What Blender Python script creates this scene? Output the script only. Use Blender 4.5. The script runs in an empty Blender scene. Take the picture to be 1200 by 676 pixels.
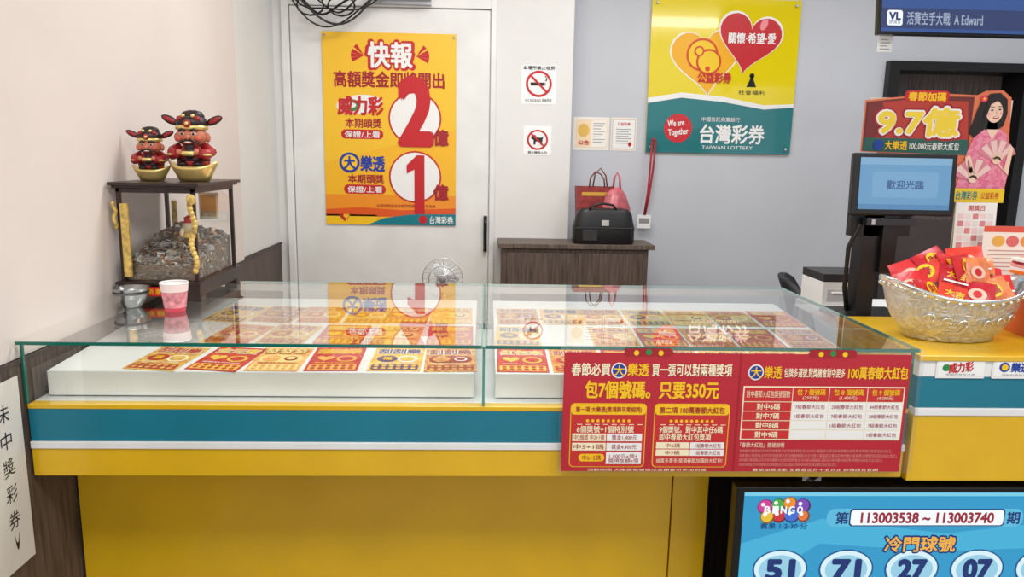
import bpy, bmesh, math, random
from mathutils import Matrix, Vector, Euler
random.seed(7)
pi=math.pi
S=bpy.context.scene
COL=bpy.context.collection
try:
    S.view_settings.view_transform='Standard'
except Exception: pass

# ------------------------------------------------------------ materials
def lin(c):
    c=c/255.0
    return c/12.92 if c<=0.04045 else ((c+0.055)/1.055)**2.4
_M={}
def mat(rgb,rough=0.5,metal=0.0,emit=0.0,kind=None,coat=0.0,rgb2=None):
    key=(tuple(rgb),rough,metal,emit,kind,coat,rgb2)
    if key in _M: return _M[key]
    m=bpy.data.materials.new('mat_%s_%d_%d_%d'%(kind or 'plain',*rgb)); m.use_nodes=True
    nt=m.node_tree; b=nt.nodes['Principled BSDF']
    c=tuple(lin(v) for v in rgb)+(1,)
    b.inputs['Base Color'].default_value=c
    b.inputs['Roughness'].default_value=rough
    b.inputs['Metallic'].default_value=metal
    b.inputs['Coat Weight'].default_value=coat
    if emit>0:
        b.inputs['Base Color'].default_value=(0.01,0.01,0.01,1)
        b.inputs['Emission Color'].default_value=c
        b.inputs['Emission Strength'].default_value=emit
    L=nt.links.new
    if kind:
        tc=nt.nodes.new('ShaderNodeTexCoord'); mp=nt.nodes.new('ShaderNodeMapping')
        L(tc.outputs['Object'],mp.inputs[0])
        n=nt.nodes.new('ShaderNodeTexNoise'); L(mp.outputs[0],n.inputs['Vector'])
        n.inputs['Detail'].default_value=4
        bu=nt.nodes.new('ShaderNodeBump')
        if kind=='wood':
            mp.inputs['Scale'].default_value=(30,30,2.0); n.inputs['Scale'].default_value=3
            k1,k2,bs=0.55,1.5,0.06
        elif kind=='wall':
            n.inputs['Scale'].default_value=2.2; k1,k2,bs=0.96,1.03,0.02
        elif kind=='paint':
            n.inputs['Scale'].default_value=5; k1,k2,bs=0.94,1.06,0.015
        elif kind=='floor':
            n.inputs['Scale'].default_value=8; k1,k2,bs=0.8,1.2,0.02
        elif kind=='coin':
            n.inputs['Scale'].default_value=60; k1,k2,bs=0.5,1.3,0.2
        elif kind=='crumple':
            n.inputs['Scale'].default_value=25; k1,k2,bs=0.7,1.25,0.5
        elif kind=='print':
            n.inputs['Scale'].default_value=55; n.inputs['Distortion'].default_value=1.2; k1,k2,bs=1,1,0.0
        elif kind=='emboss':
            n.inputs['Scale'].default_value=34; n.inputs['Distortion'].default_value=2.5; k1,k2,bs=0.72,1.08,0.8
        cr=nt.nodes.new('ShaderNodeValToRGB')
        cr.color_ramp.elements[0].position=0.3; cr.color_ramp.elements[1].position=0.7
        cr.color_ramp.elements[0].color=tuple(min(1,v*k1) for v in c[:3])+(1,)
        cr.color_ramp.elements[1].color=tuple(min(1,v*k2) for v in c[:3])+(1,)
        if rgb2:
            c2=tuple(lin(v) for v in rgb2)
            cr.color_ramp.elements[0].position=0.44; cr.color_ramp.elements[1].position=0.56
            cr.color_ramp.elements[1].color=c2+(1,)
        L(n.outputs['Fac'],cr.inputs[0]); L(cr.outputs[0],b.inputs['Base Color'])
        if bs>0:
            bu.inputs['Strength'].default_value=bs; bu.inputs['Distance'].default_value=0.01
            L(n.outputs['Fac'],bu.inputs['Height']); L(bu.outputs[0],b.inputs['Normal'])
    _M[key]=m
    return m

def glass_mat(name,tint=(0.94,0.975,0.96),k=1.0):
    m=bpy.data.materials.new(name); m.use_nodes=True; nt=m.node_tree
    nt.nodes.remove(nt.nodes['Principled BSDF']); L=nt.links.new
    out=nt.nodes['Material Output']
    g=nt.nodes.new('ShaderNodeNewGeometry')
    d=nt.nodes.new('ShaderNodeVectorMath'); d.operation='DOT_PRODUCT'
    L(g.outputs['Normal'],d.inputs[0]); L(g.outputs['Incoming'],d.inputs[1])
    def math_(op,a,b=None):
        n=nt.nodes.new('ShaderNodeMath'); n.operation=op
        for i,v in enumerate((a,b)):
            if v is None: continue
            if isinstance(v,(int,float)): n.inputs[i].default_value=v
            else: L(v,n.inputs[i])
        return n.outputs[0]
    c=math_('ABSOLUTE',d.outputs['Value'])
    e=math_('SUBTRACT',1.0,c); p=math_('POWER',e,4.3)
    r=math_('ADD',math_('MULTIPLY',p,0.95),0.045)
    r2=math_('MINIMUM',math_('DIVIDE',math_('MULTIPLY',r,2.0*k),math_('ADD',r,1.0)),1.0)
    t=nt.nodes.new('ShaderNodeBsdfTransparent'); t.inputs[0].default_value=(*tint,1)
    gl=nt.nodes.new('ShaderNodeBsdfGlossy'); gl.inputs['Roughness'].default_value=0.01
    gl.inputs['Color'].default_value=(1,1,1,1)
    mx=nt.nodes.new('ShaderNodeMixShader'); L(r2,mx.inputs[0]); L(t.outputs[0],mx.inputs[1]); L(gl.outputs[0],mx.inputs[2])
    L(mx.outputs[0],out.inputs[0]); return m
GLASS=glass_mat('mat_clear_glass')
PLASTIC=glass_mat('mat_clear_plastic',(0.97,0.97,0.97),0.6)

# ------------------------------------------------------------ builder
def new_text_mesh(s):
    cu=bpy.data.curves.new('tmp','FONT'); cu.body=s; cu.size=1.0; cu.resolution_u=3
    o=bpy.data.objects.new('tmp',cu)
    me=bpy.data.meshes.new_from_object(o)
    bpy.data.objects.remove(o); bpy.data.curves.remove(cu)
    return me

class B:
    def __init__(s): s.bm=bmesh.new(); s.mats=[]; s.X=Matrix.Identity(4)
    def mi(s,m):
        if m not in s.mats: s.mats.append(m)
        return s.mats.index(m)
    def face(s,pts,m,smooth=False):
        vs=[s.bm.verts.new(s.X@Vector(p)) for p in pts]
        f=s.bm.faces.new(vs); f.material_index=s.mi(m); f.smooth=smooth; return f
    def box(s,x0,x1,y0,y1,z0,z1,m):
        P=[(x0,y0,z0),(x1,y0,z0),(x1,y1,z0),(x0,y1,z0),(x0,y0,z1),(x1,y0,z1),(x1,y1,z1),(x0,y1,z1)]
        v=[s.bm.verts.new(s.X@Vector(p)) for p in P]
        k=s.mi(m)
        for q in((0,3,2,1),(4,5,6,7),(0,1,5,4),(1,2,6,5),(2,3,7,6),(3,0,4,7)):
            f=s.bm.faces.new([v[i] for i in q]); f.material_index=k
    def grid(s,rows,m,close=True,cap0=False,cap1=False,smooth=True):
        k=s.mi(m); R=[[s.bm.verts.new(s.X@Vector(p)) for p in r] for r in rows]
        n=len(R[0])
        for a in range(len(R)-1):
            for i in range(n if close else n-1):
                j=(i+1)%n
                f=s.bm.faces.new((R[a][i],R[a][j],R[a+1][j],R[a+1][i])); f.material_index=k; f.smooth=smooth
        if cap0: f=s.bm.faces.new(R[0][::-1]); f.material_index=k
        if cap1: f=s.bm.faces.new(R[-1]); f.material_index=k
    def lathe(s,c,prof,m,n=32,sx=1,sy=1,cap0=True,cap1=True,smooth=True):
        rows=[[(c[0]+r*sx*math.cos(2*pi*i/n),c[1]+r*sy*math.sin(2*pi*i/n),c[2]+z) for i in range(n)] for r,z in prof]
        s.grid(rows,m,True,cap0,cap1,smooth)
    def ell(s,c,r,m,n=20,rot=None):
        Xs=s.X
        s.X=s.X@Matrix.Translation(Vector(c))@(rot.to_matrix().to_4x4() if rot else Matrix.Identity(4))
        prof=[(max(1e-4,math.sin(pi*i/12)),-math.cos(pi*i/12)) for i in range(13)]
        rows=[[(r[0]*a*math.cos(2*pi*i/n),r[1]*a*math.sin(2*pi*i/n),r[2]*z) for i in range(n)] for a,z in prof]
        s.grid(rows,m,True,True,True); s.X=Xs
    def tube(s,pts,r,m,n=8,taper=None):
        pts=[Vector(p) for p in pts]; rows=[]
        up=Vector((0.01,0.02,1)).normalized()
        for i,p in enumerate(pts):
            t=(pts[min(i+1,len(pts)-1)]-pts[max(i-1,0)]).normalized()
            a=t.cross(up)
            if a.length<1e-3: a=t.cross(Vector((1,0,0)))
            a.normalize(); b=t.cross(a)
            rr=r if taper is None else r*taper[i]
            rows.append([p+(a*math.cos(2*pi*k/n)+b*math.sin(2*pi*k/n))*rr for k in range(n)])
        s.grid(rows,m,True,True,True)
    # 2D drawing in local XY, z = layer
    def rect(s,x0,y0,x1,y1,m,l=0):
        z=l*0.0007; s.face([(x0,y0,z),(x1,y0,z),(x1,y1,z),(x0,y1,z)],m)
    def poly(s,pts,m,l=0): s.face([(x,y,l*0.0007) for x,y in pts],m)
    def rrect(s,x0,y0,x1,y1,r,m,l=0):
        x0,x1=min(x0,x1),max(x0,x1); y0,y1=min(y0,y1),max(y0,y1); r=min(r,(x1-x0)/2-1e-5,(y1-y0)/2-1e-5)
        P=[]
        for cx,cy,a0 in((x1-r,y1-r,0),(x0+r,y1-r,90),(x0+r,y0+r,180),(x1-r,y0+r,270)):
            for k in range(6):
                a=math.radians(a0+k*18); P.append((cx+r*math.cos(a),cy+r*math.sin(a)))
        s.poly(P,m,l)
    def disc(s,cx,cy,rx,m,l=0,ry=None,n=36,rot=0):
        ry=ry or rx
        P=[]
        for i in range(n):
            a=2*pi*i/n; x,y=rx*math.cos(a),ry*math.sin(a)
            P.append((cx+x*math.cos(rot)-y*math.sin(rot),cy+x*math.sin(rot)+y*math.cos(rot)))
        s.poly(P,m,l)
    def heart(s,cx,cy,r,m,l=0,rot=0):
        P=[]
        for i in range(40):
            t=2*pi*i/40; x=16*math.sin(t)**3/16*r; y=(13*math.cos(t)-5*math.cos(2*t)-2*math.cos(3*t)-math.cos(4*t))/16*r
            P.append((cx+x*math.cos(rot)-y*math.sin(rot),cy+x*math.sin(rot)+y*math.cos(rot)))
        s.poly(P[::-1],m,l)
    def text(s,t,x0,y0,x1,y1,m,l=1,bold=0.02,rot=0):
        me=new_text_mesh(t)
        if not me.vertices: return
        xs=[v.co.x for v in me.vertices]; ys=[v.co.y for v in me.vertices]
        a,b,c,d=min(xs),max(xs),min(ys),max(ys)
        x0,x1=min(x0,x1),max(x0,x1); y0,y1=min(y0,y1),max(y0,y1)
        cx,cy=(x0+x1)/2,(y0+y1)/2; k=s.mi(m)
        sx=(x1-x0)/(b-a); sy=(y1-y0)/(d-c); sm=min(sx,sy)
        if bold<=0: offs=[(0,0)]
        else:
            n=4 if bold<=.03 else 8 if bold<=.05 else 14
            offs=[(bold*math.cos(2*pi*i/n+.4),bold*math.sin(2*pi*i/n+.4)) for i in range(n)]
            if bold>.04: offs+=[(bold*.5*math.cos(2*pi*i/6),bold*.5*math.sin(2*pi*i/6)) for i in range(6)]
        for q,(ox,oy) in enumerate(offs):
            V=[]
            for v in me.vertices:
                x=(v.co.x-(a+b)/2)*sx+ox*sm; y=(v.co.y-(c+d)/2)*sy+oy*sm
                V.append(s.bm.verts.new(s.X@Vector((cx+x*math.cos(rot)-y*math.sin(rot),cy+x*math.sin(rot)+y*math.cos(rot),l*0.0007+q*0.00002))))
            for p in me.polygons:
                try:
                    f=s.bm.faces.new([V[i] for i in p.vertices]); f.material_index=k
                except ValueError: pass
        bpy.data.meshes.remove(me)
    def done(s,name,loc=(0,0,0),rot=(0,0,0),parent=None,bevel=0,recalc=False):
        if recalc: bmesh.ops.recalc_face_normals(s.bm,faces=s.bm.faces)
        me=bpy.data.meshes.new(name); s.bm.to_mesh(me); s.bm.free()
        for m in s.mats: me.materials.append(m)
        o=bpy.data.objects.new(name,me); COL.objects.link(o)
        o.location=loc; o.rotation_euler=rot
        if parent: o.parent=parent
        if bevel:
            md=o.modifiers.new('bevel','BEVEL'); md.width=bevel; md.segments=2; md.limit_method='ANGLE'
        return o
def empty(name,loc=(0,0,0)):
    o=bpy.data.objects.new(name,None); COL.objects.link(o); o.location=loc; o.empty_display_size=0.1; return o

class Art(B):
    """flat printed artwork: design units (u right, v DOWN) mapped on a board w x h metres centred on origin"""
    def __init__(s,u0,v0,u1,v1,w,h):
        super().__init__(); s.map=(u0,v0,u1,v1); s.w=w; s.h=h
    def p(s,u,v):
        u0,v0,u1,v1=s.map
        return ((u-u0)/(u1-u0)-.5)*s.w, (.5-(v-v0)/(v1-v0))*s.h
    def k(s): return s.w/(s.map[2]-s.map[0])
    def R(s,u0,v0,u1,v1,m,l=1): x0,y0=s.p(u0,v1); x1,y1=s.p(u1,v0); s.rect(x0,y0,x1,y1,m,l)
    def RR(s,u0,v0,u1,v1,r,m,l=1): x0,y0=s.p(u0,v1); x1,y1=s.p(u1,v0); s.rrect(x0,y0,x1,y1,r*s.k(),m,l)
    def D(s,u,v,r,m,l=1,rv=None,rot=0):
        x,y=s.p(u,v); s.disc(x,y,r*s.k(),m,l,(rv or r)*s.h/(s.map[3]-s.map[1]),rot=rot)
    def H(s,u,v,r,m,l=1,rot=0): x,y=s.p(u,v); s.heart(x,y,r*s.k(),m,l,rot)
    def T(s,t,u0,v0,u1,v1,m,l=2,bold=0.02,rot=0):
        x0,y0=s.p(u0,v1); x1,y1=s.p(u1,v0); s.text(t,x0,y0,x1,y1,m,l,bold,rot)
    def P(s,pts,m,l=1):
        q=[s.p(*a) for a in pts]
        ar=sum(q[i][0]*q[(i+1)%len(q)][1]-q[(i+1)%len(q)][0]*q[i][1] for i in range(len(q)))
        if ar<0: q=q[::-1]
        s.poly(q,m,l)
    def backing(s,m,t=0.004): s.box(-s.w/2,s.w/2,-s.h/2,s.h/2,-t,0,m)

FACE=(pi/2,0,0)   # art facing -Y
WHITE=mat((245,245,243),.4); CREAM=mat((252,240,205),.5)
RED=mat((200,25,35),.4); DRED=mat((165,20,35),.4); YEL=mat((252,200,25),.4); ORG=mat((240,120,25),.4)
TEAL=mat((0,125,140),.35); BLACK=mat((15,15,17),.35); BLUE=mat((20,60,160),.4); GOLD=mat((225,175,75),.3,.8)
GREEN=mat((30,140,70),.4); PINK=mat((225,90,130),.5); SKIN=mat((244,208,186),.5); DGREY=mat((45,45,48),.5); GREY=mat((150,150,152),.4)
HAIR=mat((25,18,16),.5)

# ------------------------------------------------------------ room
XL=-1.12
Wl=mat((225,214,207),.7,kind='wall'); Wd=mat((229,229,226),.6,kind='wall'); Wr=mat((203,206,213),.7,kind='wall')
WOOD=mat((86,72,64),.55,kind='wood'); DWOOD=mat((45,28,24),.35,kind='wood')
def boxobj(name,x0,x1,y0,y1,z0,z1,m,bevel=0):
    b=B(); cx,cy,cz=(x0+x1)/2,(y0+y1)/2,(z0+z1)/2
    b.box(x0-cx,x1-cx,y0-cy,y1-cy,z0-cz,z1-cz,m); return b.done(name,(cx,cy,cz),bevel=bevel)
boxobj('floor',-1.5,4.2,-3.6,3.6,-.1,0,mat((140,136,132),.4,kind='floor'))
boxobj('ceiling',-1.5,4.2,-3.6,3.6,3.0,3.1,mat((240,240,240),.8,kind='wall'))
boxobj('wall_left',-1.3,XL,-3.6,1.70,0,3.0,Wl)
boxobj('wall_left_rear',-1.3,XL-.03,1.70,2.6,0,3.0,Wd)
boxobj('wall_back',-1.3,.47,2.43,2.75,0,3.0,Wd)
b=B()
b.box(.47,2.33,2.65,2.8,0,3,Wr); b.box(2.33,3.2,2.65,2.8,2.08,3,Wr); b.box(3.2,4.2,2.65,2.8,0,3,Wr)
b.done('wall_back_recess')
boxobj('wall_right',4.1,4.2,-3.6,2.65,0,3,Wr)
b=B()
b.box(2.33,2.39,2.60,2.84,0,2.08,BLACK); b.box(3.14,3.2,2.60,2.84,0,2.08,BLACK); b.box(2.39,3.14,2.60,2.84,2.03,2.08,BLACK)
b.box(2.39,3.14,2.80,2.84,0,2.03,mat((96,86,84),.6,kind='wood'))
b.box(2.50,3.04,2.79,2.80,1.25,1.9,mat((80,70,68),.4,kind='paint')); b.box(2.50,3.04,2.79,2.80,.3,1.15,mat((80,70,68),.4,kind='paint'))
b.ell((2.46,2.76,1.02),(.03,.03,.03),GREY)
b.done('door_2')
b=B()
WT=mat((64,52,46),.5,kind='wood')
b.box(XL,XL+.006,-3.5,1.70,0,1.0,WOOD); b.box(XL-.03,XL-.024,1.70,2.42,0,1.0,WOOD)
b.box(XL,XL+.010,-3.5,1.70,.99,1.0,WT); b.box(XL-.03,XL-.018,1.70,2.42,.99,1.0,WT)
b.done('trim_1')
DW=mat((233,234,231),.4,kind='paint')
d=empty('door_1',(0,0,0))
b=B()
b.box(-1.10,-1.06,2.405,2.43,0,2.32,DW); b.box(.02,.05,2.405,2.43,0,2.32,DW); b.box(-1.06,.02,2.405,2.43,2.27,2.32,DW)
b.done('frame',parent=d,bevel=.004)
b=B(); b.box(-1.055,.015,2.415,2.43,.01,2.265,DW); b.done('leaf',parent=d,bevel=.002)
b=B(); b.tube([(.0,2.39,.98),(.0,2.375,1.0),(.0,2.375,1.13),(.0,2.39,1.15)],.008,BLACK); b.box(-.010,.010,2.388,2.415,.965,1.165,BLACK)
b.done('handle',parent=d,bevel=.002)

# ------------------------------------------------------------ counter
YC=mat((230,183,26),.3,kind='paint',coat=.4); TC=mat((22,120,143),.35,kind='paint'); WC=mat((236,237,236),.35,kind='paint')
b=B()
ct=empty('shop_counter')
b.box(XL+.012,1.08,0,.03,.873,.8845,YC)
b.box(XL+.012,1.08,0.001,.03,.79,.873,TC)
b.box(XL+.012,1.08,-.004,.03,.772,.79,WC)
b.box(XL+.012,1.08,0,.03,.70,.772,YC)
b.box(XL+.012,1.08,.03,.86,.70,.87,YC)
b.box(XL+.012,1.08,.03,.86,.87,.8845,WC)
b.done('fascia',parent=ct,bevel=.0015)
b=B()
b.box(XL+.012,.535,.18,.20,0.0,.70,YC); b.box(.539,.64,.18,.86,0.0,.70,YC); b.box(XL+.012,.535,.20,.86,0.0,.70,YC)
b.done('lower_panel',parent=ct,bevel=.002)
b=B()
b.box(.64,1.08,.55,.6,0,.70,mat((50,40,36),.6,kind='wood'))
b.done('kneehole_back',parent=ct)
sc=empty('service_counter')
b=B()
b.box(1.095,2.3,0,.03,.97,1.02,WC)
b.box(1.095,2.3,.001,.03,.888,.97,TC)
b.box(1.095,2.3,-.004,.03,.868,.888,WC)
b.box(1.095,2.3,0,.03,.69,.868,YC)
b.box(1.095,2.3,0.03,.45,.69,1.012,YC)
b.box(1.09,2.3,-.006,.46,1.012,1.026,YC)
b.box(1.9,2.3,.18,.45,0,.69,YC)
b.done('cabinet',parent=sc,bevel=.002)
b=B(); b.box(1.095,1.9,.42,.45,0,.69,mat((50,40,36),.6,kind='wood')); b.done('kneehole_back',parent=sc)

# glass showcase
GE=mat((20,105,90),.12); GE2=mat((90,150,138),.15)
gc=empty('glass_showcase')
b=B()
zt=1.045; zb=.886; x0,x1=XL+.008,1.08
b.face([(x0,0.004,zb),(x1,.004,zb),(x1,.004,zt-.004),(x0,.004,zt-.004)],GLASS)
b.face([(x0,-.012,zt),(-.006,-.012,zt),(-.006,.86,zt),(x0,.86,zt)],GLASS)
b.face([(.006,-.012,zt),(x1,-.012,zt),(x1,.86,zt),(.006,.86,zt)],GLASS)
b.face([(x1-.004,.006,zb),(x1-.004,.856,zb),(x1-.004,.856,zt-.004),(x1-.004,.006,zt-.004)],GLASS)
b.face([(0,.006,zb),(0,.856,zb),(0,.856,zt-.004),(0,.006,zt-.004)],GLASS)
b.done('panes',parent=gc)
b=B()
b.box(x0,-.006,-.016,-.012,zt-.008,zt,GE); b.box(.006,x1,-.016,-.012,zt-.008,zt,GE)
b.box(x0,-.006,.86,.864,zt-.008,zt,GE2); b.box(.006,x1,.86,.864,zt-.008,zt,GE2)
b.box(x1,x1+.004,-.016,.864,zt-.008,zt,GE2)
b.box(-.006,-.003,-.016,.864,zt-.008,zt,GE2); b.box(.003,.006,-.016,.864,zt-.008,zt,GE2)
b.box(x0,x0+.005,0,.008,zb,zt-.008,GE); b.box(x1-.006,x1,0,.008,zb,zt-.008,GE)
b.box(-.003,.003,0,.008,zb,zt-.008,GE2)
b.box(x0,x1,.835,.856,zb,zb+.02,GREY); b.box(x0,x1,.84,.856,zt-.03,zt-.01,mat((205,208,205),.3,.5))
b.done('edges',parent=gc)

# display trays
TR=mat((240,240,238),.35,kind='paint')
slope=.04/.76
def tray(xa,xb,name):
    b=B()
    P=[(.06,.888),(.06,.952),(.82,.992),(.82,.888)]
    rows=[[(x,y,z) for y,z in P] for x in(xa,xb)]
    b.grid(rows,TR,True,True,True,smooth=False)
    return b.done(name,recalc=True,bevel=.002)
tray(-1.09,-.025,'display_tray'); tray(.03,1.04,'display_tray')
def pr(a,c): return mat(a,.35,kind='print',rgb2=c)
TK=[(pr((236,176,60),(222,120,45)),mat((196,40,40),.35),CREAM),
    (pr((200,40,42),(216,78,44)),mat((246,200,80),.35),WHITE),
    (pr((242,160,80),(248,200,125)),mat((250,222,140),.35),DRED),
    (pr((240,204,100),(214,150,80)),mat((190,60,44),.35),CREAM),
    (pr((196,32,48),(206,72,60)),mat((243,180,80),.35),YEL),
    (pr((236,184,100),(200,130,80)),mat((165,60,36),.35),WHITE),
    (pr((246,212,90),(240,176,90)),mat((96,72,120),.35),WHITE)]
def ticket(b,cx,cy,w,h,rot,kind):
    z=.952+(cy-.06)*slope+.0012
    b.X=Matrix.Translation((cx,cy,z))@Matrix.Rotation(math.atan(slope),4,'X')@Matrix.Rotation(rot,4,'Z')
    A,C,E=TK[kind]
    b.box(-w/2,w/2,-h/2,h/2,-.0006,.0004,A)
    l=1
    nm=random.choice(['刮刮樂','發發發','大吉利','紅包來','金元寶','龍來發'])
    b.text(nm,-w*.42,h*.22,w*.42,h*.43,E,l,.08); b.text(nm,-w*.42,h*.22,w*.42,h*.43,C,l+1,.03)
    if kind%3==0:
        b.disc(w*.2,-h*.0,w*.2,E,l,ry=h*.14); b.disc(w*.2,-h*.0,w*.15,A,l+1,ry=h*.1)
        b.disc(-w*.2,0,w*.2,C,l,ry=h*.14); b.text('福',-w*.29,-h*.07,-w*.11,h*.07,YEL,l+1,.03)
    elif kind%3==1:
        b.heart(-w*.22,h*.02,w*.17,C,l); b.disc(w*.2,0,w*.2,C,l,ry=h*.13); b.disc(w*.2,0,w*.14,A,l+1,ry=h*.09)
    else:
        b.rrect(-w*.42,-h*.14,w*.42,h*.16,.02,C,l); b.disc(-w*.18,h*.01,w*.17,A,l+1,ry=h*.13); b.disc(w*.2,h*.01,w*.13,E,l+1); b.disc(w*.2,h*.01,w*.09,C,l+2)
    b.rrect(-w*.45,-h*.46,w*.45,-h*.25,.006,C,l)
    for i in range(6):
        for j in range(2):
            xx=-w*.42+i*w*.142; yy=-h*.44+j*h*.095
            b.disc(xx+w*.065,yy+h*.037,w*.05,A,l+1,ry=h*.036,n=12)
    b.text('頭獎$2,000,000',-w*.38,-h*.21,w*.38,-h*.165,E,l+1,.02)
    b.X=Matrix.Identity(4)
b=B(); i=0
for r,(cy,xs,xe,n) in enumerate([(.165,-.83,-.09,5),(.39,-.72,-.10,4),(.61,-.80,-.10,5)]):
    for k in range(n+1):
        cx=xs+(xe-xs)*k/n
        ticket(b,cx+random.uniform(-.008,.008),cy+random.uniform(-.006,.006),.135,.19,random.uniform(-.25,-.08) if k<2 else random.uniform(-.05,.04),(3,1,2,4,6,5,0)[i%7]); i+=1
b.done('lottery_tickets')
b=B()
for r,cy in enumerate([.165,.39,.61]):
    for k in range(7):
        if r==1 and k==1: continue
        ticket(b,.105+k*.143+random.uniform(-.005,.005),cy,.135,.19,random.uniform(-.05,.05),(1,3,0,6,4,2,5,3,6)[(k*2+r*3)%9])
b.done('lottery_tickets')

# ------------------------------------------------------------ promo sign on the counter front
A=Art(655,406,1076,552,.905,.325)
RS=mat((188,32,50),.35); RS2=mat((204,44,44),.35)
A.box(-A.w/2,A.w/2,-A.h/2,A.h/2,-.002,-.0012,PLASTIC)
A.P([(659,412),(860,412),(1061,412),(1061,550),(659,550)],RS,0)
A.R(861,412,863,550,DRED,1)
for u in(755,968):
    A.RR(u-28,407,u+28,416,4,DRED,1); A.D(u-14,412,3,YEL,2); A.D(u,411,3.4,GREEN,2); A.D(u+14,412,3,YEL,2)
A.T('春節必買',668,424,712,438,CREAM,2,.03); A.D(722,432,9,WHITE,2); A.D(722,432,7.5,BLUE,3); A.T('大',716,426,728,438,YEL,4)
A.T('樂透',732,424,756,438,YEL,2,.03); A.T('買一張可以對兩種獎項',760,424,852,438,CREAM,2,.03)
A.T('包7個號碼。只要350元',684,444,838,464,YEL,2,.04)
for (a,c,t1) in((668,756,'第一項 大樂透(獎項與平常相同)'),(765,853,'第二項 100萬春節大紅包')):
    A.RR(a,470,c,545,5,YEL,1); A.RR(a+1,471,c-1,544,4.5,RS2,2); A.RR(a+1,471,c-1,483,4,YEL,3)
    A.T(t1,a+6,473.5,c-6,481,DRED,4,.02)
    for k in range(9): A.D(a+20+k*6,490,1.8,YEL,3)
    for k in range(8): A.R(a+8+k*10,494,a+14+k*10,494.8,CREAM,3)
A.T('6個獎號+1個特別號',676,496,742,504,CREAM,3,.02)
A.T('9個獎號。對中其中任6碼\n即中春節大紅包獎項',772,496,846,513,CREAM,3,.02)
for k,(p,q) in enumerate((('中2個或 中2+1個','獎金1,400元'),('中5+1碼','獎金4,400元'))):
    v=505+k*11; A.R(671,v,710,v+9,CREAM,3); A.R(711,v,752,v+9,WHITE,3)
    A.T(p,673,v+1.5,708,v+7.5,DRED,4,.0); A.T(q,717,v+1.5,746,v+7.5,DRED,4,.0)
A.RR(679,529,709,538,4,YEL,3); A.T('中6+5碼',683,530.5,705,536.5,DRED,4,.0); A.R(711,527,752,541,WHITE,3); A.T('1,400元x個+\n獎項金額x個',714,529,749,539,DRED,4,0)
for k in range(2):
    v=515+k*8.5; A.R(769,v,808,v+7.5,CREAM,3); A.R(809,v,849,v+7.5,WHITE,3)
    A.T(('中6碼','中7碼')[k],780,v+1.2,797,v+6.3,DRED,4,0); A.T('1組春節大紅包',815,v+1.2,845,v+6.3,DRED,4,0)
A.T('抽獎多更多,獎項春節加碼的大紅包!',770,534,848,540,CREAM,3,0)
A.D(880,433,9,WHITE,2); A.D(880,433,7.5,BLUE,3); A.T('大',874,427,886,439,YEL,4); A.T('樂透',890,426,910,440,YEL)
A.T('包牌多選號,對獎機會對中更多',913,428,984,439,CREAM,2,.02); A.T('100萬春節大紅包',988,426,1058,440,YEL,2,.035)
cols=[868,925,968,1013,1056]; rws=[450,467,478,489,500,511]
A.R(867,449,1057,512,CREAM,1)
for i_ in range(5):
    for j_ in range(4):
        u0,u1=cols[j_],cols[j_+1]; v0,v1=rws[i_],rws[i_+1]
        A.R(u0+.5,v0+.5,u1-.5,v1-.5,RS2 if i_==0 or j_==0 else WHITE,2)
        if i_==0:
            if j_==0: A.T('對中春節大紅包獎號個數',u0+3,v0+4,u1-3,v1-5,CREAM,3,0)
            else:
                A.T('包 %d 個號碼'%(6+j_),u0+5,v0+2,u1-5,v0+9,YEL,3,.02); A.T(('(350元)','(1,400元)','(4,200元)')[j_-1],u0+12,v0+10,u1-12,v0+15,CREAM,3,0)
        elif j_==0: A.T('對中%d碼'%(5+i_),u0+16,v0+2,u1-14,v1-2,CREAM,3,.02)
        elif j_>=i_-1: A.T('%d組春節大紅包'%((1,7,28,84)[max(0,j_-i_+1)]),u0+4,v0+3,u1-4,v1-3,DRED,3,0)
A.T('「春節大紅包」獎號說明',868,515,920,521,CREAM,2,0)
for k in range(4): A.T('◎本期大樂透每注均可參加春節大紅包獎號對獎,投注內容以電腦投注單及彩券所載內容為準,詳情請洽各投注站公告之。',868,523+k*5.5,(1050,1056,1040,985)[k],527+k*5.5,mat((225,150,140),.5),2,0)
A.T('春節加碼活動 至農曆正月十五日止 詳情請見官網',885,546,1035,549.5,CREAM,2,0); A.T('活動期間 大樂透每張投注金額皆可參加對獎',690,546.5,830,549.5,CREAM,2,0)
A.done('promotion_sign',(.64,-.022,.883),FACE)

for uu,rd in((1.20,1),(1.345,0)):
    A=Art(0,0,100,48,.125,.055)
    A.backing(WHITE,.002); A.R(3,4,97,44,mat((248,248,246),.4),1)
    if rd: A.T('威力彩',25,12,75,34,RED,2,.04,.1); A.D(20,24,8,GREEN,2)
    else: A.D(24,22,11,BLUE,2); A.D(24,22,7,YEL,3); A.T('樂透',38,12,76,33,BLUE,2,.04)
    A.T('電腦彩券投注單',20,37,80,41,GREY,2,0)
    A.done('betting_slip_card',(uu,-.003,.995),FACE)

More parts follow.
